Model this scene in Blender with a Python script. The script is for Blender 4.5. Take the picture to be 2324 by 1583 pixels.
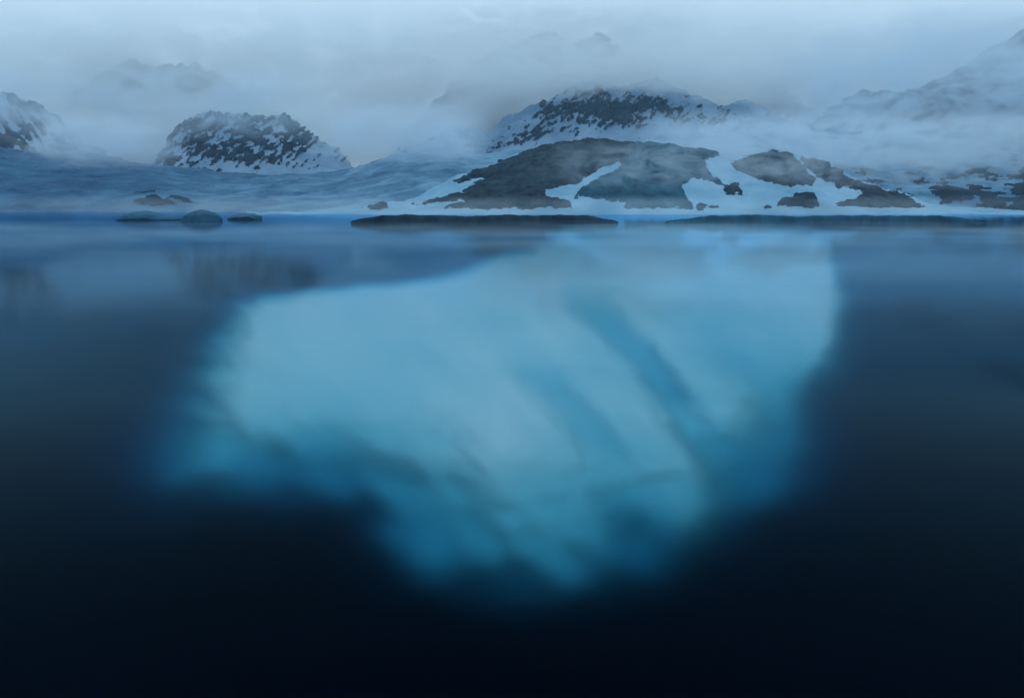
import bpy, bmesh, math, random
import numpy as np
from mathutils import Vector, Matrix

random.seed(4)
sc = bpy.context.scene
for o in list(bpy.data.objects):
    bpy.data.objects.remove(o)

# ------------------------------------------------------------------ camera
W0, H0, FPX, HOR = 2323.0, 1583.0, 1823.0, 465.0     # reading scale of the photograph, focal length, true horizon row
CAM_H = 12.0
PITCH = math.atan((H0 / 2 - HOR) / FPX)
cam_d = bpy.data.cameras.new('camera')
cam = bpy.data.objects.new('camera', cam_d)
sc.collection.objects.link(cam)
cam_d.sensor_width = 36.0
cam_d.lens = 36.0 * FPX / W0
cam_d.clip_start = 0.1
cam_d.clip_end = 30000
cam.location = (0, 0, CAM_H)
cam.rotation_euler = (math.pi / 2 - PITCH, 0, 0)
sc.camera = cam

# ------------------------------------------------------------------ sky, sun, exposure
world = bpy.data.worlds.new("World")
sc.world = world
world.use_nodes = True
wn, wl = world.node_tree.nodes, world.node_tree.links
wn.clear()
sky = wn.new('ShaderNodeTexSky')
sky.sky_type = 'NISHITA'
sky.sun_disc = False
SUN_EL, SUN_ROT = math.radians(55), math.radians(150)
sky.sun_elevation = SUN_EL
sky.sun_rotation = SUN_ROT
sky.air_density = 1.0
sky.dust_density = 1.0
sky.ozone_density = 1.5
SKY_S = 0.10
# overcast: the clear sky is veiled by an even cloud deck of pale blue-grey
veil = wn.new('ShaderNodeMix'); veil.data_type = 'RGBA'
veil.inputs['Factor'].default_value = 0.80
veil.inputs['B'].default_value = (6.9, 9.2, 10.9, 1)
wl.new(sky.outputs[0], veil.inputs['A'])
bg = wn.new('ShaderNodeBackground'); bg.inputs['Strength'].default_value = SKY_S
wo = wn.new('ShaderNodeOutputWorld')
wl.new(veil.outputs['Result'], bg.inputs['Color'])
wl.new(bg.outputs[0], wo.inputs['Surface'])

sd = bpy.data.lights.new('sun', 'SUN')
sd.energy = 0.5
sd.angle = math.radians(20)
sd.color = (1.0, 0.985, 0.96)
sun = bpy.data.objects.new('sun', sd)
sc.collection.objects.link(sun)
# Nishita: rotation 0 = +Y, growing clockwise seen from above
sdir = Vector((math.sin(SUN_ROT) * math.cos(SUN_EL), math.cos(SUN_ROT) * math.cos(SUN_EL), math.sin(SUN_EL)))
sun.rotation_euler = sdir.to_track_quat('Z', 'Y').to_euler()

sc.view_settings.view_transform = 'Standard'
sc.view_settings.look = 'None'
sc.view_settings.exposure = 0.0
sc.view_settings.gamma = 1.0
sc.view_settings.use_curve_mapping = False
cy = sc.cycles
cy.use_denoising = True
cy.max_bounces = 10
cy.diffuse_bounces = 2
cy.glossy_bounces = 3
cy.transmission_bounces = 5
cy.volume_bounces = 4
cy.transparent_max_bounces = 12
cy.sample_clamp_indirect = 4.0
cy.volume_max_steps = 256

# ------------------------------------------------------------------ helpers
CP, SP = math.cos(PITCH), math.sin(PITCH)

def pix_dir(px, py):
    """world direction through a point of the photograph (reading scale)"""
    a = (np.asarray(px, float) - W0 / 2) / FPX
    b = (H0 / 2 - np.asarray(py, float)) / FPX
    d = np.stack([a, CP + b * SP, -SP + b * CP], -1)
    return d

def at(px, py, Y):
    d = pix_dir(px, py)
    t = Y / d[..., 1]
    return d * t[..., None] + np.array([0, 0, CAM_H])

def pix_of(P):
    q = P - np.array([0, 0, CAM_H])
    dep = q[..., 1] * CP - q[..., 2] * SP
    up = q[..., 1] * SP + q[..., 2] * CP
    return W0 / 2 + FPX * q[..., 0] / dep, H0 / 2 - FPX * up / dep

_rng = np.random.RandomState(7)
PERM = _rng.permutation(256)
PERM = np.concatenate([PERM, PERM, PERM])
GR = _rng.uniform(0, 2 * math.pi, 256)
GX, GY = np.cos(GR), np.sin(GR)

def perlin(x, y, seed=0):
    x = np.asarray(x, float) + seed * 17.31; y = np.asarray(y, float) - seed * 9.77
    xi = np.floor(x).astype(int); yi = np.floor(y).astype(int)
    xf, yf = x - xi, y - yi
    u = xf * xf * xf * (xf * (xf * 6 - 15) + 10); v = yf * yf * yf * (yf * (yf * 6 - 15) + 10)
    def g(ix, iy, dx, dy):
        h = PERM[(PERM[ix & 255] + iy) & 255]
        return GX[h] * dx + GY[h] * dy
    a = g(xi, yi, xf, yf); b = g(xi + 1, yi, xf - 1, yf)
    c = g(xi, yi + 1, xf, yf - 1); d = g(xi + 1, yi + 1, xf - 1, yf - 1)
    return (a * (1 - u) + b * u) * (1 - v) + (c * (1 - u) + d * u) * v

def fbm(x, y, octv=4, seed=0, rough=0.5):
    s, a, f = 0, 1, 1
    for k in range(octv):
        s = s + a * perlin(x * f, y * f, seed + k)
        a *= rough; f *= 2.03
    return s

def ridged(x, y, octv=4, seed=0):
    s, a, f = 0, 1, 1
    for k in range(octv):
        s = s + a * (1 - 2.2 * np.abs(perlin(x * f, y * f, seed + k)))
        a *= 0.5; f *= 2.07
    return s / 1.9

def sstep(a, b, x):
    t = np.clip((x - a) / (b - a), 0, 1)
    return t * t * (3 - 2 * t)

def poly_sd(px, py, poly):
    """signed distance to a closed outline, positive inside"""
    poly = np.array(poly, float)
    n = len(poly)
    d = np.full(np.shape(px), 1e9); inside = np.zeros(np.shape(px), bool)
    for i in range(n):
        a, b = poly[i], poly[(i + 1) % n]
        e = b - a
        t = np.clip(((px - a[0]) * e[0] + (py - a[1]) * e[1]) / (e @ e), 0, 1)
        d = np.minimum(d, np.hypot(px - a[0] - t * e[0], py - a[1] - t * e[1]))
        c = ((a[1] > py) != (b[1] > py)) & (px < (b[0] - a[0]) * (py - a[1]) / ((b[1] - a[1]) or 1e-9) + a[0])
        inside ^= c
    return np.where(inside, d, -d)

def link_mesh(name, verts, faces, mat, parent=None, smooth=True):
    me = bpy.data.meshes.new(name)
    verts = np.asarray(verts, np.float32).reshape(-1, 3)
    faces = np.asarray(faces, np.int32)
    me.vertices.add(len(verts)); me.vertices.foreach_set('co', verts.ravel())
    k = faces.shape[1]
    me.loops.add(faces.size); me.loops.foreach_set('vertex_index', faces.ravel())
    me.polygons.add(len(faces))
    me.polygons.foreach_set('loop_start', np.arange(0, faces.size, k, dtype=np.int32))
    me.polygons.foreach_set('use_smooth', np.full(len(faces), smooth))
    me.update(calc_edges=True); me.validate()
    me.materials.append(mat)
    o = bpy.data.objects.new(name, me)
    sc.collection.objects.link(o)
    if parent is not None:
        o.parent = parent
    return o

def grid_faces(nu, nv, mask=None):
    i = np.arange(nu * nv).reshape(nv, nu)
    f = np.stack([i[:-1, :-1], i[:-1, 1:], i[1:, 1:], i[1:, :-1]], -1)
    if mask is not None:
        f = f[mask]
    return f.reshape(-1, 4)

def sub_mesh(name, V, nu, nv, cellmask, mat, parent, smooth=True):
    f = grid_faces(nu, nv, cellmask)
    used, inv = np.unique(f, return_inverse=True)
    return link_mesh(name, V.reshape(-1, 3)[used], inv.reshape(-1, 4), mat, parent, smooth)

def components(mask):
    """4-connected pieces of a boolean grid, by spreading the lowest number"""
    lab = np.where(mask, np.arange(1, mask.size + 1).reshape(mask.shape), 0).astype(np.int64)
    big = mask.size + 5
    while True:
        l2 = np.where(mask, lab, big)
        # running minimum along rows and columns inside each run
        for ax in (0, 1):
            for rev in (False, True):
                a = l2 if ax == 1 else l2.T
                m = mask if ax == 1 else mask.T
                if rev: a, m = a[:, ::-1], m[:, ::-1]
                a = a.copy()
                for j in range(1, a.shape[1]):
                    both = m[:, j] & m[:, j - 1]
                    a[both, j] = np.minimum(a[both, j], a[both, j - 1])
                if rev: a = a[:, ::-1]
                l2 = a if ax == 1 else a.T
        new = np.where(mask, l2, 0)
        if (new == lab).all():
            return lab
        lab = new

def setting(o, label, cat='terrain', kind='structure', group=None):
    o['label'] = label
    o['category'] = cat
    if kind: o['kind'] = kind
    if group: o['group'] = group
    return o

# ------------------------------------------------------------------ materials
def nmat(name):
    m = bpy.data.materials.new(name); m.use_nodes = True
    nt = m.node_tree; nt.nodes.clear()
    return m, nt.nodes, nt.links

def surf_mat(name, c1, c2, scale, rough=0.8, bump=0.4, bscale=None, bdist=1.0, stretch=(1, 1, 1), c3=None, side=None):
    m, n, l = nmat(name)
    tc = n.new('ShaderNodeTexCoord'); mp = n.new('ShaderNodeMapping')
    mp.inputs['Scale'].default_value = stretch
    l.new(tc.outputs['Object'], mp.inputs['Vector'])
    nz = n.new('ShaderNodeTexNoise'); nz.inputs['Scale'].default_value = scale
    nz.inputs['Detail'].default_value = 8; nz.inputs['Roughness'].default_value = 0.62
    nz.inputs['Distortion'].default_value = 0.4
    l.new(mp.outputs[0], nz.inputs['Vector'])
    cr = n.new('ShaderNodeValToRGB')
    cr.color_ramp.elements[0].position = 0.36; cr.color_ramp.elements[0].color = (*c1, 1)
    cr.color_ramp.elements[1].position = 0.64; cr.color_ramp.elements[1].color = (*c2, 1)
    if c3:
        e = cr.color_ramp.elements.new(0.5); e.color = (*c3, 1)
    l.new(nz.outputs['Fac'], cr.inputs['Fac'])
    n2 = n.new('ShaderNodeTexNoise'); n2.inputs['Scale'].default_value = bscale or scale * 3
    n2.inputs['Detail'].default_value = 8; n2.inputs['Roughness'].default_value = 0.7
    l.new(mp.outputs[0], n2.inputs['Vector'])
    bp = n.new('ShaderNodeBump'); bp.inputs['Strength'].default_value = bump; bp.inputs['Distance'].default_value = bdist
    l.new(n2.outputs['Fac'], bp.inputs['Height'])
    b = n.new('ShaderNodeBsdfPrincipled'); b.inputs['Roughness'].default_value = rough
    b.inputs['Specular IOR Level'].default_value = 0.06
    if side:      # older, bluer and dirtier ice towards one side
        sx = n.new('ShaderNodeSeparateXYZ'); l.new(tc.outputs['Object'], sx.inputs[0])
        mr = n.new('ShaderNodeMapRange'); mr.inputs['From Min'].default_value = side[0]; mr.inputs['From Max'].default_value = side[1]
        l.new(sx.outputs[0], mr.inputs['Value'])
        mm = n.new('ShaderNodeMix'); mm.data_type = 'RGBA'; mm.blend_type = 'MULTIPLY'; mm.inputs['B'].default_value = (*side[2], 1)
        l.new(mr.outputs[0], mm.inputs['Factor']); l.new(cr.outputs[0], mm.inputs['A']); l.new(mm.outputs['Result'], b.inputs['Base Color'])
    else:
        l.new(cr.outputs[0], b.inputs['Base Color'])
    l.new(bp.outputs[0], b.inputs['Normal'])
    o = n.new('ShaderNodeOutputMaterial'); l.new(b.outputs[0], o.inputs['Surface'])
    return m

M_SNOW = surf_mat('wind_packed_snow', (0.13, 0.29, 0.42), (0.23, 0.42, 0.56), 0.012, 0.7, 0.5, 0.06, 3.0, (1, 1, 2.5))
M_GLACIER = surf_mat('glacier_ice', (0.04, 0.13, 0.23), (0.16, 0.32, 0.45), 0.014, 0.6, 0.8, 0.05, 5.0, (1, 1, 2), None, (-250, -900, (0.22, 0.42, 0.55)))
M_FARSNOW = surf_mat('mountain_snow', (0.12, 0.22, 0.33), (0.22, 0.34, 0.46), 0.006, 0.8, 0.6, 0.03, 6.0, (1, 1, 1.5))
M_ROCK = surf_mat('wet_dark_rock', (0.003, 0.012, 0.024), (0.022, 0.050, 0.080), 0.05, 0.6, 1.0, 0.10, 5.0, (1, 1, 0.25))
M_ROCKB = surf_mat('blue_grey_rock', (0.006, 0.042, 0.078), (0.026, 0.105, 0.165), 0.045, 0.7, 1.0, 0.08, 5.0, (1, 1, 0.22))
M_MROCK = surf_mat('mountain_rock', (0.004, 0.012, 0.024), (0.016, 0.036, 0.062), 0.02, 0.8, 0.8, 0.08, 6.0, (1, 1, 0.6))

# ------------------------------------------------------------------ terrain builder
def terrain(name, label, crest, foot, top, back, mat, step=3.0, nfront=90, nback=14, amp=4.0, nscale=80.0,
            rid=0.5, prof=1.0, foot_z=-3.0, seed=0, cat='mountain', fine=0.0):
    """Hill as a sheet that starts under water at `foot`, climbs to its crest line near `top` and drops to `back`."""
    crest = np.array(crest, float)
    px = np.arange(crest[0, 0], crest[-1, 0] + step, step)
    cyy = np.interp(px, crest[:, 0], crest[:, 1])
    ker = np.hanning(9); ker /= ker.sum()
    cyy = np.convolve(np.pad(cyy, 4, 'edge'), ker, 'valid')
    d = pix_dir(px, cyy)
    topY = top * (1 + 0.05 * perlin(px / 160, px * 0, seed + 3))
    t = topY / d[:, 1]
    zc = CAM_H + d[:, 2] * t
    xdir = (px - W0 / 2) / FPX / np.hypot(1, 0)
    hx = d[:, 0] / d[:, 1]
    nu = len(px)
    vf = np.linspace(0, 1, nfront); vb = np.linspace(0, 1, nback + 1)[1:]
    Y = np.concatenate([foot + (topY - foot) * vf[:, None], topY + (back - topY) * vb[:, None]], 0)
    sf = vf ** prof
    zs = np.concatenate([foot_z + (zc - foot_z)[None, :] * sf[:, None], foot_z + (zc - foot_z)[None, :] * (1 - vb[:, None] ** 1.6)], 0)
    X = hx[None, :] * Y
    vv = np.concatenate([vf, np.ones(nback)])[:, None]
    env = np.minimum(1, 0.15 + 2.2 * vv * (1 - 0.55 * vv))
    n = (1 - rid) * fbm(X / nscale, Y / nscale, 5, seed, 0.52) + rid * (ridged(X / nscale, Y / nscale, 5, seed + 9) - 0.45)
    Z = zs + amp * env * n
    if fine:
        Z = Z + fine * env * (ridged(X / 24, Y / 30, 3, seed + 21) + 0.7 * fbm(X / 60, Y / 14, 3, seed + 23))
    P = np.stack([X, Y, Z], -1)
    nv = P.shape[0]
    o = link_mesh(name, P, grid_faces(nu, nv), mat)
    setting(o, label, cat)
    qx, qy = pix_of(P)
    return dict(o=o, P=P, nu=nu, nv=nv, qx=qx, qy=qy, nf=nfront)

def vnormals(P):
    du = np.gradient(P, axis=1); dv = np.gradient(P, axis=0)
    n = np.cross(du, dv); n /= np.linalg.norm(n, axis=-1, keepdims=True) + 1e-9
    n[n[..., 2] < 0] *= -1
    return n

def rocks(T, field, lift, mat, name='rock_outcrop', minpx=10.0, rough=1.0, nscale=10.0, seed=0, limit=150, edge=0.35):
    """field > 0 is bare rock: every separate piece becomes its own child mesh, crumbs are joined"""
    P, nu, nv = T['P'], T['nu'], T['nv']
    N = vnormals(P)
    inner = field[:-1, :-1] > -edge
    for a in (field[1:, :-1], field[:-1, 1:], field[1:, 1:]):
        inner = inner & (a > -edge)
    inner[T['nf']:, :] = False
    if not inner.any(): return
    h = lift * (np.clip(field, -edge, 1) )
    r = rough * lift * 0.5 * (ridged(P[..., 0] / nscale, (P[..., 1] + 2.3 * P[..., 2]) / nscale, 4, seed) - 0.4) * sstep(0, .6, field)
    V = P + N * (h + r)[..., None]
    lab = components(inner)
    ids, cnt = np.unique(lab[lab > 0], return_counts=True)
    order = ids[np.argsort(-cnt)]
    rest = np.zeros_like(inner); made = 0
    for k in order:
        c = lab == k
        jj, ii = np.nonzero(c)
        w = T['qx'][jj, ii].max() - T['qx'][jj, ii].min(); hh = T['qy'][jj, ii].max() - T['qy'][jj, ii].min()
        if max(w, hh) >= minpx and made < limit and len(jj) > 6:
            sub_mesh(name, V, nu, nv, c, mat, T['o']); made += 1
        else:
            rest |= c
    if rest.any():
        r = sub_mesh('rock_rubble', V, nu, nv, rest, mat, T['o']); r['kind'] = 'stuff'
    return made

# ================================================================== WATER
def water_material():
    m, n, l = nmat('lagoon_water')
    tc = n.new('ShaderNodeTexCoord')
    mp = n.new('ShaderNodeMapping'); mp.inputs['Scale'].default_value = (0.35, 1.0, 1)
    l.new(tc.outputs['Object'], mp.inputs['Vector'])
    a = n.new('ShaderNodeTexNoise'); a.inputs['Scale'].default_value = 0.35; a.inputs['Detail'].default_value = 5
    l.new(mp.outputs[0], a.inputs['Vector'])
    bp = n.new('ShaderNodeBump'); bp.inputs['Strength'].default_value = 0.05; bp.inputs['Distance'].default_value = 0.35
    l.new(a.outputs['Fac'], bp.inputs['Height'])
    fr = n.new('ShaderNodeFresnel'); fr.inputs['IOR'].default_value = 1.333
    l.new(bp.outputs[0], fr.inputs['Normal'])
    sm = n.new('ShaderNodeMapRange'); sm.interpolation_type = 'SMOOTHSTEP'      # light partly polarised out
    sm.inputs['From Min'].default_value = 0.10; sm.inputs['From Max'].default_value = 0.88
    l.new(fr.outputs[0], sm.inputs['Value'])
    pw = n.new('ShaderNodeMath'); pw.operation = 'MULTIPLY'
    l.new(fr.outputs[0], pw.inputs[0]); l.new(sm.outputs[0], pw.inputs[1])
    p2 = n.new('ShaderNodeMath'); p2.operation = 'POWER'; p2.inputs[1].default_value = 2.0; l.new(fr.outputs[0], p2.inputs[0])
    mxf = n.new('ShaderNodeMath'); mxf.operation = 'MAXIMUM'; l.new(pw.outputs[0], mxf.inputs[0]); l.new(p2.outputs[0], mxf.inputs[1])
    pw = mxf
    re = n.new('ShaderNodeBsdfRefraction'); re.inputs['IOR'].default_value = 1.333
    re.inputs['Roughness'].default_value = 0.46; re.inputs['Color'].default_value = (1, 1, 1, 1)
    gl = n.new('ShaderNodeBsdfGlossy'); gl.inputs['Roughness'].default_value = 0.045
    gl.inputs['Color'].default_value = (0.38, 0.74, 1.0, 1)
    l.new(bp.outputs[0], re.inputs['Normal']); l.new(bp.outputs[0], gl.inputs['Normal'])
    mx = n.new('ShaderNodeMixShader')
    l.new(pw.outputs[0], mx.inputs[0]); l.new(re.outputs[0], mx.inputs[1]); l.new(gl.outputs[0], mx.inputs[2])
    ab = n.new('ShaderNodeVolumeAbsorption')
    # colour gives (1-c)*density as absorption
    ab.inputs['Color'].default_value = (0.0, 0.70, 0.835, 1); ab.inputs['Density'].default_value = 0.26
    s = n.new('ShaderNodeVolumeScatter'); s.inputs['Color'].default_value = (0.04, 0.45, 0.9, 1); s.inputs['Density'].default_value = 0.0025
    ad = n.new('ShaderNodeAddShader'); l.new(ab.outputs[0], ad.inputs[0]); l.new(s.outputs[0], ad.inputs[1])
    o = n.new('ShaderNodeOutputMaterial')
    l.new(mx.outputs[0], o.inputs['Surface']); l.new(ad.outputs[0], o.inputs['Volume'])
    return m

def box(name, lo, hi, mat):
    x0, y0, z0 = lo; x1, y1, z1 = hi
    v = [(x0, y0, z0), (x1, y0, z0), (x1, y1, z0), (x0, y1, z0), (x0, y0, z1), (x1, y0, z1), (x1, y1, z1), (x0, y1, z1)]
    f = [(3, 2, 1, 0), (4, 5, 6, 7), (0, 1, 5, 4), (1, 2, 6, 5), (2, 3, 7, 6), (3, 0, 4, 7)]
    return link_mesh(name, v, f, mat, None, False)

w = box('water', (-2600, -300, -48), (2600, 1600, 0), water_material())
setting(w, 'dark still lagoon water with blurred mountain reflections and blue depth', 'water')
M_BED = surf_mat('lake_bed_silt', (0.012, 0.016, 0.02), (0.03, 0.035, 0.04), 0.05)
bed = box('lake_bed', (-2590, -290, -47), (2590, 1590, -45), M_BED)
setting(bed, 'dark silt bed far below the lagoon water', 'lake bed')

# ================================================================== HILL ACROSS THE WATER
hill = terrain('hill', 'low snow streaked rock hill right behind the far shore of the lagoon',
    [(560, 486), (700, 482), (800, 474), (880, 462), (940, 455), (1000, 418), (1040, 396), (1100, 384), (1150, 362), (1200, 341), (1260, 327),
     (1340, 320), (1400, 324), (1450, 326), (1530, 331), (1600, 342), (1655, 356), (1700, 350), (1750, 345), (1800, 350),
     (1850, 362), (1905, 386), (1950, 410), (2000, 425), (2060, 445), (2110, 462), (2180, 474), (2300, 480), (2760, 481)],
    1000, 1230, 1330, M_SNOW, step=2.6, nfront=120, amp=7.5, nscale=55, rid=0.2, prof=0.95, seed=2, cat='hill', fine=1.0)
qx, qy = hill['qx'], hill['qy']
wx = qx + 9 * fbm(qx / 40, qy / 22, 4, 31); wy = qy + 5 * fbm(qx / 40, qy / 22, 4, 47)
R_DARK = [
    [(1030, 414), (1042, 402), (1075, 388), (1110, 376), (1160, 356), (1200, 336), (1260, 320), (1340, 314), (1440, 318), (1450, 335), (1415, 378),
     (1370, 385), (1330, 405), (1315, 418), (1260, 424), (1230, 432), (1235, 446), (1295, 452), (1298, 473), (1010, 474), (1020, 466), (1060, 455), (985, 460), (935, 464),
     (990, 447), (1060, 430), (1100, 405), (1085, 408), (1050, 416)],
    [(818, 473), (838, 462), (875, 462), (877, 473)],
    [(1655, 370), (1690, 355), (1750, 343), (1800, 350), (1812, 366), (1850, 408), (1845, 420), (1790, 424), (1730, 412), (1690, 395), (1668, 385)],
    [(1818, 356), (1870, 362), (1910, 388), (1915, 398), (1960, 415), (2060, 445), (2098, 468), (2000, 473), (1890, 464), (1900, 456), (1945, 452),
     (1952, 432), (1900, 425), (1850, 400), (1825, 376)],
    [(1765, 470), (1772, 450), (1800, 440), (1850, 436), (1858, 470)],
    [(1732, 474), (1745, 466), (1768, 474)],
    [(1575, 473), (1585, 458), (1610, 463), (1630, 473)],
    [(1640, 440), (1645, 418), (1672, 412), (1680, 430), (1692, 444)],
]
R_BLUE = [[(1335, 405), (1375, 382), (1410, 360), (1440, 322), (1530, 326), (1600, 338), (1650, 352), (1600, 362), (1600, 385), (1640, 415), (1660, 425),
           (1640, 424), (1600, 408), (1568, 402), (1548, 420), (1560, 450), (1575, 473), (1408, 474), (1425, 458), (1390, 460), (1340, 446), (1300, 448), (1320, 425)]]
fd = np.full(qx.shape, -1.0)
for p in R_DARK:
    fd = np.maximum(fd, np.clip(poly_sd(wx, wy, p) / 10.0, -1, 1))
fb = np.full(qx.shape, -1.0)
for p in R_BLUE:
    fb = np.maximum(fb, np.clip(poly_sd(wx, wy, p) / 7.0, -1, 1))
seam = np.clip(poly_sd(wx, wy, [(1306, 424), (1322, 404), (1360, 384), (1404, 366), (1410, 372), (1392, 388), (1350, 404), (1330, 424)]) / 7.0, -1, 1)
fd = np.minimum(fd, -seam); fb = np.minimum(fb, -seam)
fb = np.where(fd > 0.35, -1, fb)
rag = 0.5 * fbm(qx / 18, qy / 9, 4, 37, 0.6)
crack = sstep(0.80, 0.98, ridged(qx / 46 + qy / 70, qy / 80, 3, 39)) * 1.5 * sstep(330, 360, qy) + 0.5 * sstep(0.25, 0.5, fbm(qx / 40, qy / 12, 4, 43, 0.6))
fd = np.maximum(fd - crack, -1); fb = np.maximum(fb - crack * 0.8, -1)
fd = np.clip(fd + rag * (1 - np.abs(fd)) * 1.3, -1, 1); fb = np.clip(fb + rag * (1 - np.abs(fb)) * 1.3, -1, 1)
rocks(hill, fd, 2.6, M_ROCK, minpx=16, nscale=38, seed=11, rough=4.5)
rocks(hill, fb, 2.4, M_ROCKB, minpx=16, nscale=42, seed=12, rough=4.5)

# shore ledge of dark wet rock under the snow and the thin ice in front of it
def strip(name, label, x0, x1, ynear, zt, thick, mat, cat, depth=30, wig=14, seed=0, taper=0.12, n=160, kind=None, zn=0.5):
    px = np.linspace(x0, x1, n)
    u = np.linspace(0, 1, n)
    tap = np.clip(np.minimum(u, 1 - u) / taper, 0, 1) ** 0.7
    yn = ynear - wig * tap * (1 + 0.6 * perlin(px / 40, px * 0, seed) + 0.5 * perlin(px / 13, px * 0, seed + 2))
    yf = ynear + depth * tap * (0.7 + 0.5 * perlin(px / 60, px * 0 + 3, seed)) + 1
    hx = (px - W0 / 2) / FPX * (1 + 0 * px)
    zt_ = zt * (0.25 + 0.75 * tap) * (1 + zn * (1.3 * perlin(px / 90, px * 0 + 7, seed) + 0.7 * perlin(px / 26, px * 0 + 7, seed) + 0.25 * perlin(px / 9, px * 0 + 2, seed)))
    rows = [(yn, -1 + 0 * px), (yn + 0.5, zt_ * 0.6), (yn + 3, zt_), (0.5 * (yn + yf), zt_ * 1.05), (yf - 1, zt_), (yf, -1 + 0 * px)]
    V = np.stack([np.stack([hx * a / CP * CP, a, b], -1) for a, b in rows], 0)
    o = link_mesh(name, V, grid_faces(n, len(rows)), mat)
    setting(o, label, cat, kind)
    return o
M_ICE = surf_mat('shore_ice', (0.04, 0.15, 0.24), (0.08, 0.24, 0.34), 0.05, 0.5, 0.3, 0.3, 0.5, (1, 1, 1))
strip('skerry', 'long flat black rock skerry low on the water before the left half of the hill', 800, 1400, 524, 5.2, 1, M_ROCK, 'skerry', 14, 3, seed=3, taper=0.12, zn=0.2, n=420)
strip('skerry', 'long flat dark blue rock skerry before the right half of the hill', 1505, 2225, 524, 5.0, 1, M_ROCKB, 'skerry', 14, 3, seed=5, taper=0.15, zn=0.2, n=420)
# ================================================================== GLACIER AND MOUNTAINS
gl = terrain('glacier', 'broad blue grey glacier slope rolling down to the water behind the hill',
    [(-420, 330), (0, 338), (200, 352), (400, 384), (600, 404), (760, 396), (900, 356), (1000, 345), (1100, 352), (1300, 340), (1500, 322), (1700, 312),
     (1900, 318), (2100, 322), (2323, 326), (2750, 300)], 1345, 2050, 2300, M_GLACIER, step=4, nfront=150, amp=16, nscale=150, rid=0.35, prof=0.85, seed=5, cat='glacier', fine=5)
qx, qy = gl['qx'], gl['qy']
f1 = fbm(qx / 62, qy / 17, 5, 61, 0.62) * 2.0
f1 = f1 - 1.15 + 0.85 * sstep(1850, 2250, qx) * sstep(330, 420, qy) + 0.25 * sstep(1700, 1900, qx)
f2 = np.full(qx.shape, -1.0)
wx = qx + 16 * fbm(qx / 40, qy / 14, 4, 33); wy = qy + 7 * fbm(qx / 40, qy / 14, 4, 49)
for p in [[(300, 455), (350, 440), (395, 462), (330, 468)], [(385, 440), (440, 458), (432, 462), (380, 450)], [(300, 436), (350, 432), (360, 436), (320, 440)],
          [(2110, 440), (2150, 420), (2210, 432), (2260, 440), (2180, 446)], [(1960, 410), (1975, 404), (2010, 410), (1990, 414)]]:
    f2 = np.maximum(f2, np.clip(poly_sd(wx, wy, p) / 8, -1, 1))
f1 = np.where(qx > 1650, f1 + 0.35 * sstep(2080, 2280, qx) * sstep(400, 440, qy), -1)
fg = np.maximum(np.clip(f1, -1, 1), f2)
rocks(gl, fg, 4, M_MROCK, minpx=14, nscale=40, seed=14, limit=160, edge=0.15)

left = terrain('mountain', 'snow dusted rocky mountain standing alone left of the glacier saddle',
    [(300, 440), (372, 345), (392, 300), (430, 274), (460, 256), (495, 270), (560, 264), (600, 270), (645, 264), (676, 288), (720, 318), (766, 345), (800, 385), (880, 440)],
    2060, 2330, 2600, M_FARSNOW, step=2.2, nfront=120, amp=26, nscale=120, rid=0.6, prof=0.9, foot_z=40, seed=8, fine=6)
def streak(qx, qy, ang, lx, ly, seed, octv=5):
    c, s = math.cos(ang), math.sin(ang)
    return fbm((qx * c - qy * s) / lx, (qx * s + qy * c) / ly, octv, seed, 0.6)
qx, qy = left['qx'], left['qy']
fl = 1.9 * streak(qx, qy, math.radians(40), 26, 8, 71) + 1.2 * fbm(qx / 70, qy / 42, 3, 74) + 0.22 - 0.35 * sstep(600, 760, qx) + 0.55 * np.exp(-((qx - 560) / 45) ** 2 - ((qy - 315) / 25) ** 2) \
    - 0.9 * sstep(352, 400, qy) + 0.3 * sstep(300, 270, qy)
rocks(left, np.clip(fl, -1, 1), 7, M_MROCK, minpx=12, nscale=45, seed=15, edge=0.12, limit=120)

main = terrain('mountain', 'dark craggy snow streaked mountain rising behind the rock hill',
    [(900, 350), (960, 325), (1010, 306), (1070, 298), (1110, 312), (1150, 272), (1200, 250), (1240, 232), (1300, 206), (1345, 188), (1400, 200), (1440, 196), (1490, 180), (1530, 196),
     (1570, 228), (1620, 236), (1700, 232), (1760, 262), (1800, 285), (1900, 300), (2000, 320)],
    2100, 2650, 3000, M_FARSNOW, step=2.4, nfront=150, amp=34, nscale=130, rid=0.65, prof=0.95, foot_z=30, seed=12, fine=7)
qx, qy = main['qx'], main['qy']
line = 335 - (qx - 1110) * 0.42
core = np.exp(-((qx - 1390) / 150) ** 2 - ((qy - 250) / 42) ** 2)
tail = np.exp(-((qx - 1190) / 80) ** 2 - ((qy - 318 + (qx - 1190) * 0.35) / 20) ** 2)
fm = 2.0 * streak(qx, qy, math.radians(38), 24, 7, 81) + 1.4 * fbm(qx / 80, qy / 40, 3, 84) - 1.1 + 2.4 * core + 1.5 * tail + 0.9 * np.exp(-((qx - 1660) / 110) ** 2 - ((qy - 272) / 24) ** 2) \
    + 0.8 * np.exp(-((qx - 1000) / 30) ** 2 - ((qy - 318) / 7) ** 2)
rocks(main, np.clip(fm, -1, 1), 8, M_MROCK, minpx=12, nscale=50, seed=16, edge=0.12, limit=200)

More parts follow.
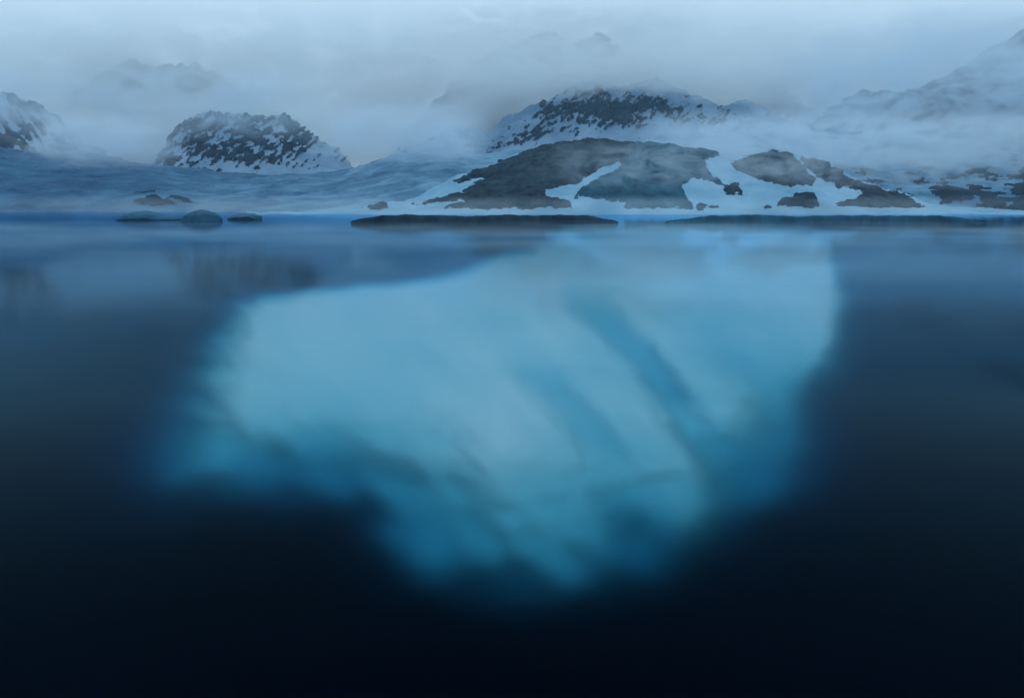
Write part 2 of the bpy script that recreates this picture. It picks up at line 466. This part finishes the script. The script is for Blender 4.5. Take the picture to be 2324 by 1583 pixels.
tooth = terrain('mountain', 'small pale pointed peak poking out of the fog right of the craggy mountain',
    [(1600, 420), (1680, 262), (1730, 205), (1745, 186), (1756, 196), (1772, 176), (1786, 208), (1815, 236), (1860, 262), (1920, 300), (2020, 420)],
    2700, 2950, 3150, M_FARSNOW, step=2.0, nfront=80, amp=26, nscale=90, rid=0.8, prof=1.0, foot_z=60, seed=21)
qx, qy = tooth['qx'], tooth['qy']
rocks(tooth, np.clip(2.0 * streak(qx, qy, math.radians(60), 22, 8, 91) + 0.0, -1, 1), 6, M_MROCK, minpx=12, nscale=40, seed=17, edge=0.12, limit=60)

farl = terrain('mountain', 'round shouldered mountain cut by the left edge of the view',
    [(-420, 190), (-150, 205), (0, 214), (50, 226), (100, 250), (150, 290), (190, 328), (240, 352)],
    2060, 2350, 2700, M_FARSNOW, step=3, nfront=100, amp=30, nscale=150, rid=0.5, prof=0.95, foot_z=40, seed=25)
qx, qy = farl['qx'], farl['qy']
rocks(farl, np.clip(2.2 * streak(qx, qy, math.radians(-50), 60, 18, 95) + 0.25, -1, 1), 8, M_MROCK, minpx=14, nscale=60, seed=18, edge=0.12, limit=60)

gho = terrain('mountain', 'highest summit almost lost in cloud above the craggy mountain',
    [(800, 440), (960, 270), (1040, 185), (1080, 150), (1150, 118), (1210, 96), (1250, 84), (1310, 98), (1360, 88), (1420, 128), (1490, 176), (1580, 235), (1680, 290), (1900, 430)],
    2900, 3300, 3700, M_FARSNOW, step=3.4, nfront=110, amp=60, nscale=200, rid=0.6, prof=0.9, foot_z=60, seed=29)
qx, qy = gho['qx'], gho['qy']
rocks(gho, np.clip(2.0 * streak(qx, qy, math.radians(20), 70, 26, 101) + 0.45, -1, 1), 12, M_MROCK, minpx=16, nscale=80, seed=19, edge=0.12, limit=60)

gl2 = terrain('mountain', 'dim ragged mountain in fog above the snow dusted one on the left',
    [(-60, 440), (80, 300), (170, 225), (220, 176), (300, 150), (390, 158), (440, 152), (500, 176), (560, 226), (640, 282), (760, 350), (860, 440)],
    2800, 3100, 3500, M_FARSNOW, step=3.4, nfront=100, amp=50, nscale=180, rid=0.6, prof=0.9, foot_z=60, seed=33)
qx, qy = gl2['qx'], gl2['qy']
rocks(gl2, np.clip(2.0 * streak(qx, qy, math.radians(30), 60, 24, 105) + 0.55, -1, 1), 12, M_MROCK, minpx=16, nscale=80, seed=20, edge=0.12, limit=60)

rgt = terrain('mountain', 'cloud wrapped mountainside climbing out of the right edge of the view',
    [(1700, 420), (1800, 330), (1880, 262), (1960, 214), (2060, 206), (2140, 186), (2210, 150), (2270, 112), (2330, 86), (2500, 20), (2750, -40)],
    2100, 2500, 2900, M_FARSNOW, step=3.2, nfront=120, amp=50, nscale=170, rid=0.6, prof=0.9, foot_z=40, seed=37)
qx, qy = rgt['qx'], rgt['qy']
rocks(rgt, np.clip(2.0 * streak(qx, qy, math.radians(15), 60, 22, 111) + 0.1 + 2.2 * sstep(2000, 2260, qx) * sstep(360, 280, qy), -1, 1), 10, M_MROCK,
      minpx=16, nscale=80, seed=22, edge=0.12, limit=90)

gx, gy = np.meshgrid(np.linspace(-3500, 3500, 90), np.linspace(1560, 4250, 50))
plain = link_mesh('snow_plain', np.stack([gx, gy, 14 + 10 * fbm(gx / 500, gy / 500, 3, 201) - 16 * sstep(1700, 1560, gy)], -1), grid_faces(90, 50), M_FARSNOW)
setting(plain, 'flat snow plain spreading back between the mountains under the fog', 'snowfield')

# ================================================================== SUBMERGED ICEBERG
M_BERG = surf_mat('submerged_ice', (0.82, 0.91, 0.93), (0.92, 0.96, 0.97), 0.02, 0.7, 0.04, 0.06, 1.0, (1, 1, 1))
# depth of the ice under the surface, where the eye meets it: (column, row, metres)
BERG = [
 # far lobe on the right
 (1300, 545, 1.6), (1450, 515, 0.8), (1450, 560, 0.6), (1600, 560, 0.7), (1750, 580, 0.7), (1860, 620, 0.8), (1700, 640, 0.9), (1550, 640, 1.0),
 (1870, 720, 1.2), (1800, 720, 1.5), (1650, 720, 1.5), (1500, 710, 1.3), (1850, 820, 2.2), (1720, 820, 2.3), (1600, 800, 1.8), (1550, 760, 1.4),
 (1650, 900, 2.2), (1650, 950, 2.2), (1780, 880, 3.2), (1850, 880, 5.0), (1740, 940, 4.4), (1800, 960, 5.6), (1700, 1060, 6.2), (1780, 1060, 6.6), (1850, 1020, 7.5),
 (1700, 1140, 6.4), (1640, 1060, 5.0), (1790, 1100, 7.2), (1620, 1180, 6.4),
 # dark trough
 
 # middle ridge
 (1200, 690, 1.0), (1250, 640, 0.8), (1150, 640, 0.9), (1330, 800, 1.4), (1400, 880, 1.5), (1460, 950, 1.6), (1500, 1010, 1.9), (1540, 1070, 2.6), (1560, 1130, 3.2), (1570, 1180, 3.8),
 
 # broad near slab
 (650, 720, 1.0), (700, 700, 0.9), (800, 690, 1.0), (950, 680, 1.0), (1060, 660, 1.0), (620, 800, 1.3), (580, 880, 1.6), (540, 960, 2.4), (480, 1010, 3.6), (430, 1060, 4.6),
 (750, 800, 1.3), (850, 850, 1.4), (950, 800, 1.3), (1050, 800, 1.2), (700, 900, 1.6), (820, 940, 1.8), (950, 950, 1.6), (1080, 900, 1.2), (1130, 980, 0.9), (1200, 950, 1.2),
 (620, 960, 2.2), (560, 1050, 5.2), (640, 1050, 5.6), (760, 1040, 5.0), (880, 1040, 3.6), (980, 1040, 2.4), (1080, 1060, 2.0), (700, 1095, 6.0), (850, 1105, 5.2), (520, 1095, 6.2), (440, 1095, 6.2),
 (950, 1110, 4.2), (1050, 1130, 3.6), (1180, 1100, 2.6), (1280, 1080, 2.6), (1350, 1120, 3.6),
 # low foot
 (1000, 1180, 4.6), (1100, 1190, 3.8), (1200, 1200, 3.6), (1300, 1210, 3.8), (1400, 1220, 5.8), (1430, 1175, 5.6), (980, 1250, 5.6), (900, 1180, 6.0), (920, 1270, 7.0), (1050, 1250, 5.2), (1180, 1260, 5.0), (1300, 1270, 5.0),
 (1250, 1340, 6.4), (1420, 1280, 6.4), (1500, 1240, 6.6), (1120, 1320, 6.8),
]
BP = np.array(BERG, float)
OUT = [(1270, 520), (1340, 500), (1420, 489), (1480, 487), (1560, 494), (1640, 512), (1740, 526), (1840, 545), (1880, 570), (1893, 640), (1896, 720), (1888, 800), (1865, 850), (1850, 900),
       (1860, 990), (1850, 1080), (1790, 1140), (1690, 1200), (1620, 1250), (1540, 1310), (1440, 1350), (1250, 1395), (1060, 1375), (910, 1320), (830, 1225), (840, 1160), (700, 1150), (500, 1140), (370, 1130),
       (350, 1090), (430, 1000), (480, 910), (520, 810), (560, 720), (590, 688), (680, 676), (800, 664), (900, 652), (990, 640), (1060, 622), (1130, 590), (1210, 580), (1250, 550)]

def _phi(dx, dy):
    return np.sqrt(dx * dx + (dy / 0.85) ** 2 + 30.0 ** 2)
_A = _phi(BP[:, None, 0] - BP[None, :, 0], BP[:, None, 1] - BP[None, :, 1]) - 8.0 * np.eye(len(BP))
_Wt = np.linalg.solve(_A, np.log(BP[:, 2]) - 1.2)

def berg_depth(px, py):
    """smooth surface of ice depth through the soundings above"""
    out = np.full(np.shape(px), 1.2)
    for (x, y, d), w_ in zip(BP, _Wt):
        out += w_ * _phi(px - x, py - y)
    return np.exp(np.clip(out, math.log(0.5), math.log(12)))

# which metres of fade-out each side of the outline needs (soft towards the deep, crisp towards the shore)
def berg_grid():
    nx, ny = 470, 340
    px = np.linspace(200, 2080, nx); py = 489 + (1400 - 489) * np.linspace(0, 1, ny) ** 1.15
    PX, PY = np.meshgrid(px, py)
    wob = 10 * fbm(PX / 90, PY / 60, 3, 131)
    sd_ = poly_sd(PX + wob, PY + 0.7 * wob, OUT)
    soft = 32 + 115 * sstep(700, 1080, PY) + 45 * sstep(640, 480, PX) + 45 * sstep(760, 540, PX) * sstep(680, 780, PY) + 25 * sstep(1700, 1850, PX) * sstep(560, 700, PY)
    base = berg_depth(PX, PY)
    def groove(pts, width, deep):
        d = np.full(PX.shape, 1e9); tt = np.zeros(PX.shape)
        L = len(pts) - 1
        wx_ = PX + 16 * fbm(PX / 70, PY / 70, 3, 151); wy_ = PY + 16 * fbm(PX / 70, PY / 70, 3, 155)
        for k in range(L):
            a, b = np.array(pts[k], float), np.array(pts[k + 1], float); e = b - a
            t_ = np.clip(((wx_ - a[0]) * e[0] + (wy_ - a[1]) * e[1]) / (e @ e), 0, 1)
            dd = np.hypot(wx_ - a[0] - t_ * e[0], wy_ - a[1] - t_ * e[1])
            m_ = dd < d; d = np.where(m_, dd, d); tt = np.where(m_, (k + t_) / L, tt)
        return deep * np.exp(-(d / width) ** 2) * np.sin(np.clip(tt * 0.9 + 0.05, 0, 1) * math.pi) ** 0.6
    base = base + groove([(1300, 675), (1370, 730), (1450, 800), (1510, 880), (1550, 950), (1620, 1030)], 32, 1.7)
    base = base + groove([(1160, 830), (1250, 870), (1310, 940), (1370, 1020), (1400, 1090)], 38, 0.8)
    base = base + groove([(1560, 720), (1640, 790), (1720, 850)], 50, 0.7)
    base = base + groove([(1470, 1085), (1530, 1075), (1580, 1090)], 12, 0.4)
    ca, sa = math.cos(0.75), math.sin(0.75)
    U_ = PX * ca + PY * sa; V_ = -PX * sa + PY * ca
    cloudy = 0.30 * fbm(U_ / 260, V_ / 85, 3, 161, 0.55) + 0.22 * fbm(PX / 200, PY / 70, 3, 171, 0.5) + 0.02 * ridged(U_ / 90, V_ / 28, 2, 181)
    base = base * np.exp(cloudy * 0.75)
    fall = np.clip((soft * 0.42 - sd_) / soft, 0, None)
    dep = base * np.exp(1.7 * fall ** 1.7)
    dep = np.clip(dep, 0.35, 44.9)
    return PX, PY, sd_, dep
PX, PY, SD, DEP = berg_grid()
Dv = pix_dir(PX, PY)
t = -CAM_H / Dv[..., 2]
S = Dv * t[..., None]; S[..., 2] = 0
dn = Dv / np.linalg.norm(Dv, axis=-1, keepdims=True)
hxy = dn[..., :2] / 1.333
rz = np.sqrt(1 - (hxy ** 2).sum(-1))
Pb = S.copy()
Pb[..., 0] += hxy[..., 0] / rz * DEP
Pb[..., 1] += hxy[..., 1] / rz * DEP
Pb[..., 2] = -DEP
far_ok = Pb[..., 1] < 940
berg = bpy.data.objects.new('iceberg', None); sc.collection.objects.link(berg)
bc = np.array([20.0, 70.0, -40.0]); berg.location = bc
berg['label'] = 'huge pale blue iceberg foot glowing under the dark water in the foreground'
berg['category'] = 'iceberg'
ny, nx = PX.shape
cell = (SD[:-1, :-1] > -160) & far_ok[:-1, :-1] & far_ok[1:, :-1]
# trough line splits the ice into the far lobe and the near slab; the low foot is the third part
cxp, cyp = PX[:-1, :-1], PY[:-1, :-1]
trough = np.interp(cxp, [1100, 1310, 1430, 1530, 1620, 1700], [560, 690, 780, 910, 1040, 1200])
lobe = (cyp < trough) & (cxp > 1250)
footm = (~lobe) & (cyp > np.interp(cxp, [900, 1000, 1200, 1430, 1560, 1700], [1150, 1140, 1150, 1150, 1215, 1200]))
slab = ~(lobe | footm)
for nm, mk in (('ice_lobe', lobe), ('ice_slab', slab), ('ice_foot', footm)):
    o = sub_mesh(nm, Pb - bc, nx, ny, cell & mk, M_BERG, berg)
# underside closing the ice towards the deep
ang = np.linspace(0, 2 * math.pi, 64, endpoint=False)

# ================================================================== ICE IN THE WATER
def ice_block(name, label, px, py, wpx, hpx, mat, cat, seed=0, group=None, flat=1.0):
    """Floating block: a faceted lump sitting in the water, about a third above it"""
    d = pix_dir(px, py); tt = -CAM_H / d[2]
    base = np.array([d[0] * tt, d[1] * tt, 0.0])
    wm = wpx / FPX * base[1]; hm = hpx / FPX * base[1]
    rr = random.Random(seed)
    bm = bmesh.new()
    for k in range(15):
        a_ = rr.uniform(0, 2 * math.pi); q = rr.uniform(0.45, 1.0)
        x_ = math.cos(a_) * q; y_ = math.sin(a_) * q * flat
        top_ = (1 - q * q) * rr.uniform(0.7, 1.25) + 0.10 + 0.28 * (x_ * 0.8 + 0.2) * (1 if q < 0.8 else 0)
        bm.verts.new((x_ * wm / 2, y_ * wm / 2, hm * top_ if k % 3 else -hm * rr.uniform(0.3, 0.8)))
    g_ = bmesh.ops.convex_hull(bm, input=bm.verts)
    bmesh.ops.delete(bm, geom=[v for v in bm.verts if not v.link_faces], context='VERTS')
    bmesh.ops.triangulate(bm, faces=bm.faces)
    for _ in range(3):
        bmesh.ops.subdivide_edges(bm, edges=bm.edges, cuts=1, use_grid_fill=True, smooth=0.25)
    cs = np.array([v.co[:] for v in bm.verts])
    nn = 0.05 * wm * (ridged(cs[:, 0] / wm * 5 + seed, (cs[:, 1] + cs[:, 2] * 1.7) / wm * 5, 3, seed) - 0.4)
    for v, d_ in zip(bm.verts, nn):
        v.co += Vector((v.co.x, v.co.y, v.co.z * 0.6)).normalized() * float(d_)
    me = bpy.data.meshes.new(name); bm.to_mesh(me); bm.free(); me.materials.append(mat)
    o = bpy.data.objects.new(name, me); sc.collection.objects.link(o)
    o.location = base
    o['label'] = label; o['category'] = cat
    if group: o['group'] = group
    return o
M_DICE = surf_mat('old_blue_ice', (0.008, 0.055, 0.11), (0.022, 0.11, 0.19), 0.08, 0.8, 0.4, 0.3, 1.0)
M_PICE = surf_mat('floe_ice', (0.45, 0.62, 0.70), (0.70, 0.80, 0.86), 0.2, 0.6, 0.3, 0.6, 0.5)
ice_block('iceberg', 'tall dark blue iceberg floating at the foot of the glacier on the left', 458, 502, 92, 22, M_DICE, 'iceberg', 31)
ice_block('iceberg', 'lower dark blue iceberg just right of the tall one on the left', 556, 498, 84, 13, M_DICE, 'iceberg', 44)
ice_block('iceberg', 'long low dark ice hump left of the tall dark iceberg', 335, 499, 170, 9, M_DICE, 'iceberg', 52)
ice_block('ice_floe', 'small white ice floe off the right rock ledge, the larger one', 1670, 502, 20, 2.4, M_PICE, 'ice floe', 15, flat=0.8)
ice_block('ice_floe', 'tiny white ice floe off the right rock ledge, left of the larger one', 1552, 506, 12, 1.8, M_PICE, 'ice floe', 18, flat=0.8)

# ================================================================== AIR
def vol_mat_even(name, color, dens, aniso=0.0):
    m, n, l = nmat(name)
    v = n.new('ShaderNodeVolumePrincipled')
    v.inputs['Color'].default_value = (*color, 1); v.inputs['Density'].default_value = dens; v.inputs['Anisotropy'].default_value = aniso
    o = n.new('ShaderNodeOutputMaterial'); l.new(v.outputs[0], o.inputs['Volume'])
    return m
hz = box('haze', (-3600, -400, -49), (3600, 4300, 960), vol_mat_even('haze_air', (0.50, 0.78, 1.0), 0.00005))
hz['label'] = 'pale blue haze filling the air between the lagoon and the mountains'; hz['category'] = 'haze'; hz['kind'] = 'stuff'

def fog(label, px0, px1, py0, py1, Y0, Y1, dens, size=140.0, thr=0.5, wid=0.15, seed=0.0, flat=2.2, edge=0.35, color=(0.91, 0.97, 1.0), zlow=1.5):
    """Bank of drifting fog: noise of about `size` metres inside a block of air, thinning out towards all of its faces"""
    Ym = (Y0 + Y1) / 2
    a = at(np.float64(px0), np.float64(py0), Ym); b_ = at(np.float64(px1), np.float64(py1), Ym)
    x0, x1, z0, z1 = a[0], b_[0], max(b_[2], zlow), a[2]
    c = Vector(((x0 + x1) / 2, Ym, (z0 + z1) / 2)); h = Vector(((x1 - x0) / 2, (Y1 - Y0) / 2, (z1 - z0) / 2))
    m, n, l = nmat('fog_air')
    tc = n.new('ShaderNodeTexCoord')
    ab = n.new('ShaderNodeVectorMath'); ab.operation = 'ABSOLUTE'; l.new(tc.outputs['Object'], ab.inputs[0])
    sx = n.new('ShaderNodeSeparateXYZ'); l.new(ab.outputs[0], sx.inputs[0])
    prev = None
    for k in range(3):
        fa = n.new('ShaderNodeMapRange'); fa.interpolation_type = 'SMOOTHSTEP'
        fa.inputs['From Min'].default_value = 1.0; fa.inputs['From Max'].default_value = 1.0 - (edge if k != 2 else min(0.9, edge * 1.6))
        l.new(sx.outputs[k], fa.inputs['Value'])
        if prev is None: prev = fa.outputs[0]
        else:
            mu = n.new('ShaderNodeMath'); mu.operation = 'MULTIPLY'; l.new(prev, mu.inputs[0]); l.new(fa.outputs[0], mu.inputs[1]); prev = mu.outputs[0]
    mp = n.new('ShaderNodeMapping'); mp.inputs['Scale'].default_value = (h.x / size, h.y / size, h.z / size * flat)
    mp.inputs['Location'].default_value = (seed * 3.1, seed * 1.7, seed)
    l.new(tc.outputs['Object'], mp.inputs['Vector'])
    nz = n.new('ShaderNodeTexNoise'); nz.inputs['Scale'].default_value = 1.0; nz.inputs['Detail'].default_value = 6.0
    nz.inputs['Roughness'].default_value = 0.60; nz.inputs['Distortion'].default_value = 0.9
    l.new(mp.outputs[0], nz.inputs['Vector'])
    th = n.new('ShaderNodeMapRange'); th.interpolation_type = 'SMOOTHSTEP'
    th.inputs['From Min'].default_value = thr - wid; th.inputs['From Max'].default_value = thr + wid
    l.new(nz.outputs['Fac'], th.inputs['Value'])
    mu = n.new('ShaderNodeMath'); mu.operation = 'MULTIPLY'; l.new(prev, mu.inputs[0]); l.new(th.outputs[0], mu.inputs[1])
    m2 = n.new('ShaderNodeMath'); m2.operation = 'MULTIPLY'; l.new(mu.outputs[0], m2.inputs[0]); m2.inputs[1].default_value = dens
    v = n.new('ShaderNodeVolumePrincipled'); v.inputs['Color'].default_value = (*color, 1)
    l.new(m2.outputs[0], v.inputs['Density'])
    o = n.new('ShaderNodeOutputMaterial'); l.new(v.outputs[0], o.inputs['Volume'])
    b = box('fog_bank', (-1, -1, -1), (1, 1, 1), m)
    b.location = c; b.scale = h
    b['label'] = label; b['category'] = 'fog'; b['kind'] = 'stuff'
    return b
LOW = (0.78, 0.91, 1.0)
fog('high even fog closing in all the mountains from behind', -500, 2800, -40, 560, 2780, 3080, 0.0118, 160, 0.41, 0.16, 1.0, 2.0, 0.4, zlow=-40)
fog('bright bank of cloud under the lost summit', 900, 1800, 120, 330, 2700, 2800, 0.022, 130, 0.40, 0.14, 9.0, 2.6, 0.5)
fog('bright bank of cloud behind the left mountains', 0, 860, 200, 420, 2600, 2760, 0.016, 130, 0.42, 0.14, 10.0, 2.6, 0.5)
fog('cloud deck resting on the mountain tops in the middle', 950, 2050, 80, 236, 2200, 2650, 0.012, 90, 0.49, 0.08, 2.0, 2.2, 0.5)
fog('torn cloud wrapped round the mountains on the left', -300, 830, 130, 330, 1850, 2050, 0.011, 85, 0.49, 0.14, 3.0, 2.0, 0.5, LOW)
fog('torn cloud wrapped round the mountainside at the right edge', 1700, 2600, 40, 350, 1850, 2150, 0.011, 85, 0.49, 0.08, 4.0, 2.0, 0.5, LOW)
fog('low mist drifting between the rock hill and the mountains on the right', 1380, 2600, 245, 400, 1420, 1700, 0.014, 70, 0.48, 0.09, 5.0, 2.4, 0.5, LOW)
fog('low mist lying in the saddle left of the rock hill', 700, 1130, 225, 380, 1500, 1850, 0.009, 80, 0.46, 0.10, 6.0, 2.4, 0.5, LOW)
fog('mist pouring over the glacier between the left mountains', 60, 400, 250, 390, 1450, 1750, 0.013, 70, 0.47, 0.09, 11.0, 2.4, 0.5, LOW)
fog('thin wisps of mist in front of the rock hill', 1150, 2450, 305, 440, 930, 1010, 0.012, 32, 0.50, 0.09, 8.0, 2.0, 0.5, LOW)
fog('thin mist lying on the water along the foot of the shore', -400, 2700, 440, 498, 540, 700, 0.003, 45, 0.48, 0.12, 12.0, 2.6, 0.5, LOW)
fog('grey cloud hiding the top of the mountainside at the right edge', 1950, 2900, 0, 210, 2160, 2420, 0.008, 90, 0.46, 0.10, 13.0, 2.0, 0.5, LOW)

fog('pale cloud cap over the lost summit', 950, 1650, -10, 130, 2640, 2770, 0.014, 80, 0.48, 0.09, 14.0, 2.0, 0.5)

def water_mist():
    m, n, l = nmat('water_mist_air')
    tc = n.new('ShaderNodeTexCoord')
    mp = n.new('ShaderNodeMapping'); mp.inputs['Scale'].default_value = (8.0, 5.0, 0.6)
    l.new(tc.outputs['Object'], mp.inputs['Vector'])
    nz = n.new('ShaderNodeTexNoise'); nz.inputs['Scale'].default_value = 1.0; nz.inputs['Detail'].default_value = 3.0; nz.inputs['Distortion'].default_value = 0.6
    l.new(mp.outputs[0], nz.inputs['Vector'])
    th = n.new('ShaderNodeMapRange'); th.interpolation_type = 'SMOOTHSTEP'
    th.inputs['From Min'].default_value = 0.34; th.inputs['From Max'].default_value = 0.66
    th.inputs['To Max'].default_value = 0.0042
    l.new(nz.outputs['Fac'], th.inputs['Value'])
    sx = n.new('ShaderNodeSeparateXYZ'); l.new(tc.outputs['Object'], sx.inputs[0])
    zf = n.new('ShaderNodeMapRange'); zf.interpolation_type = 'SMOOTHSTEP'
    zf.inputs['From Min'].default_value = 1.0; zf.inputs['From Max'].default_value = -0.6
    l.new(sx.outputs[2], zf.inputs['Value'])
    yf = n.new('ShaderNodeMapRange'); yf.interpolation_type = 'SMOOTHSTEP'
    yf.inputs['From Min'].default_value = -1.0; yf.inputs['From Max'].default_value = -0.6
    l.new(sx.outputs[1], yf.inputs['Value'])
    a = n.new('ShaderNodeMath'); a.operation = 'MULTIPLY'; l.new(th.outputs[0], a.inputs[0]); l.new(zf.outputs[0], a.inputs[1])
    b = n.new('ShaderNodeMath'); b.operation = 'MULTIPLY'; l.new(a.outputs[0], b.inputs[0]); l.new(yf.outputs[0], b.inputs[1])
    v = n.new('ShaderNodeVolumePrincipled'); v.inputs['Color'].default_value = (0.64, 0.88, 1.0, 1)
    l.new(b.outputs[0], v.inputs['Density'])
    o = n.new('ShaderNodeOutputMaterial'); l.new(v.outputs[0], o.inputs['Volume'])
    q = box('water_mist', (-1, -1, -1), (1, 1, 1), m)
    q.location = (0, 225, 2.9); q.scale = (420, 185, 2.8)
    q['label'] = 'thin low mist drifting in patches over the lagoon water'; q['category'] = 'mist'; q['kind'] = 'stuff'
water_mist()
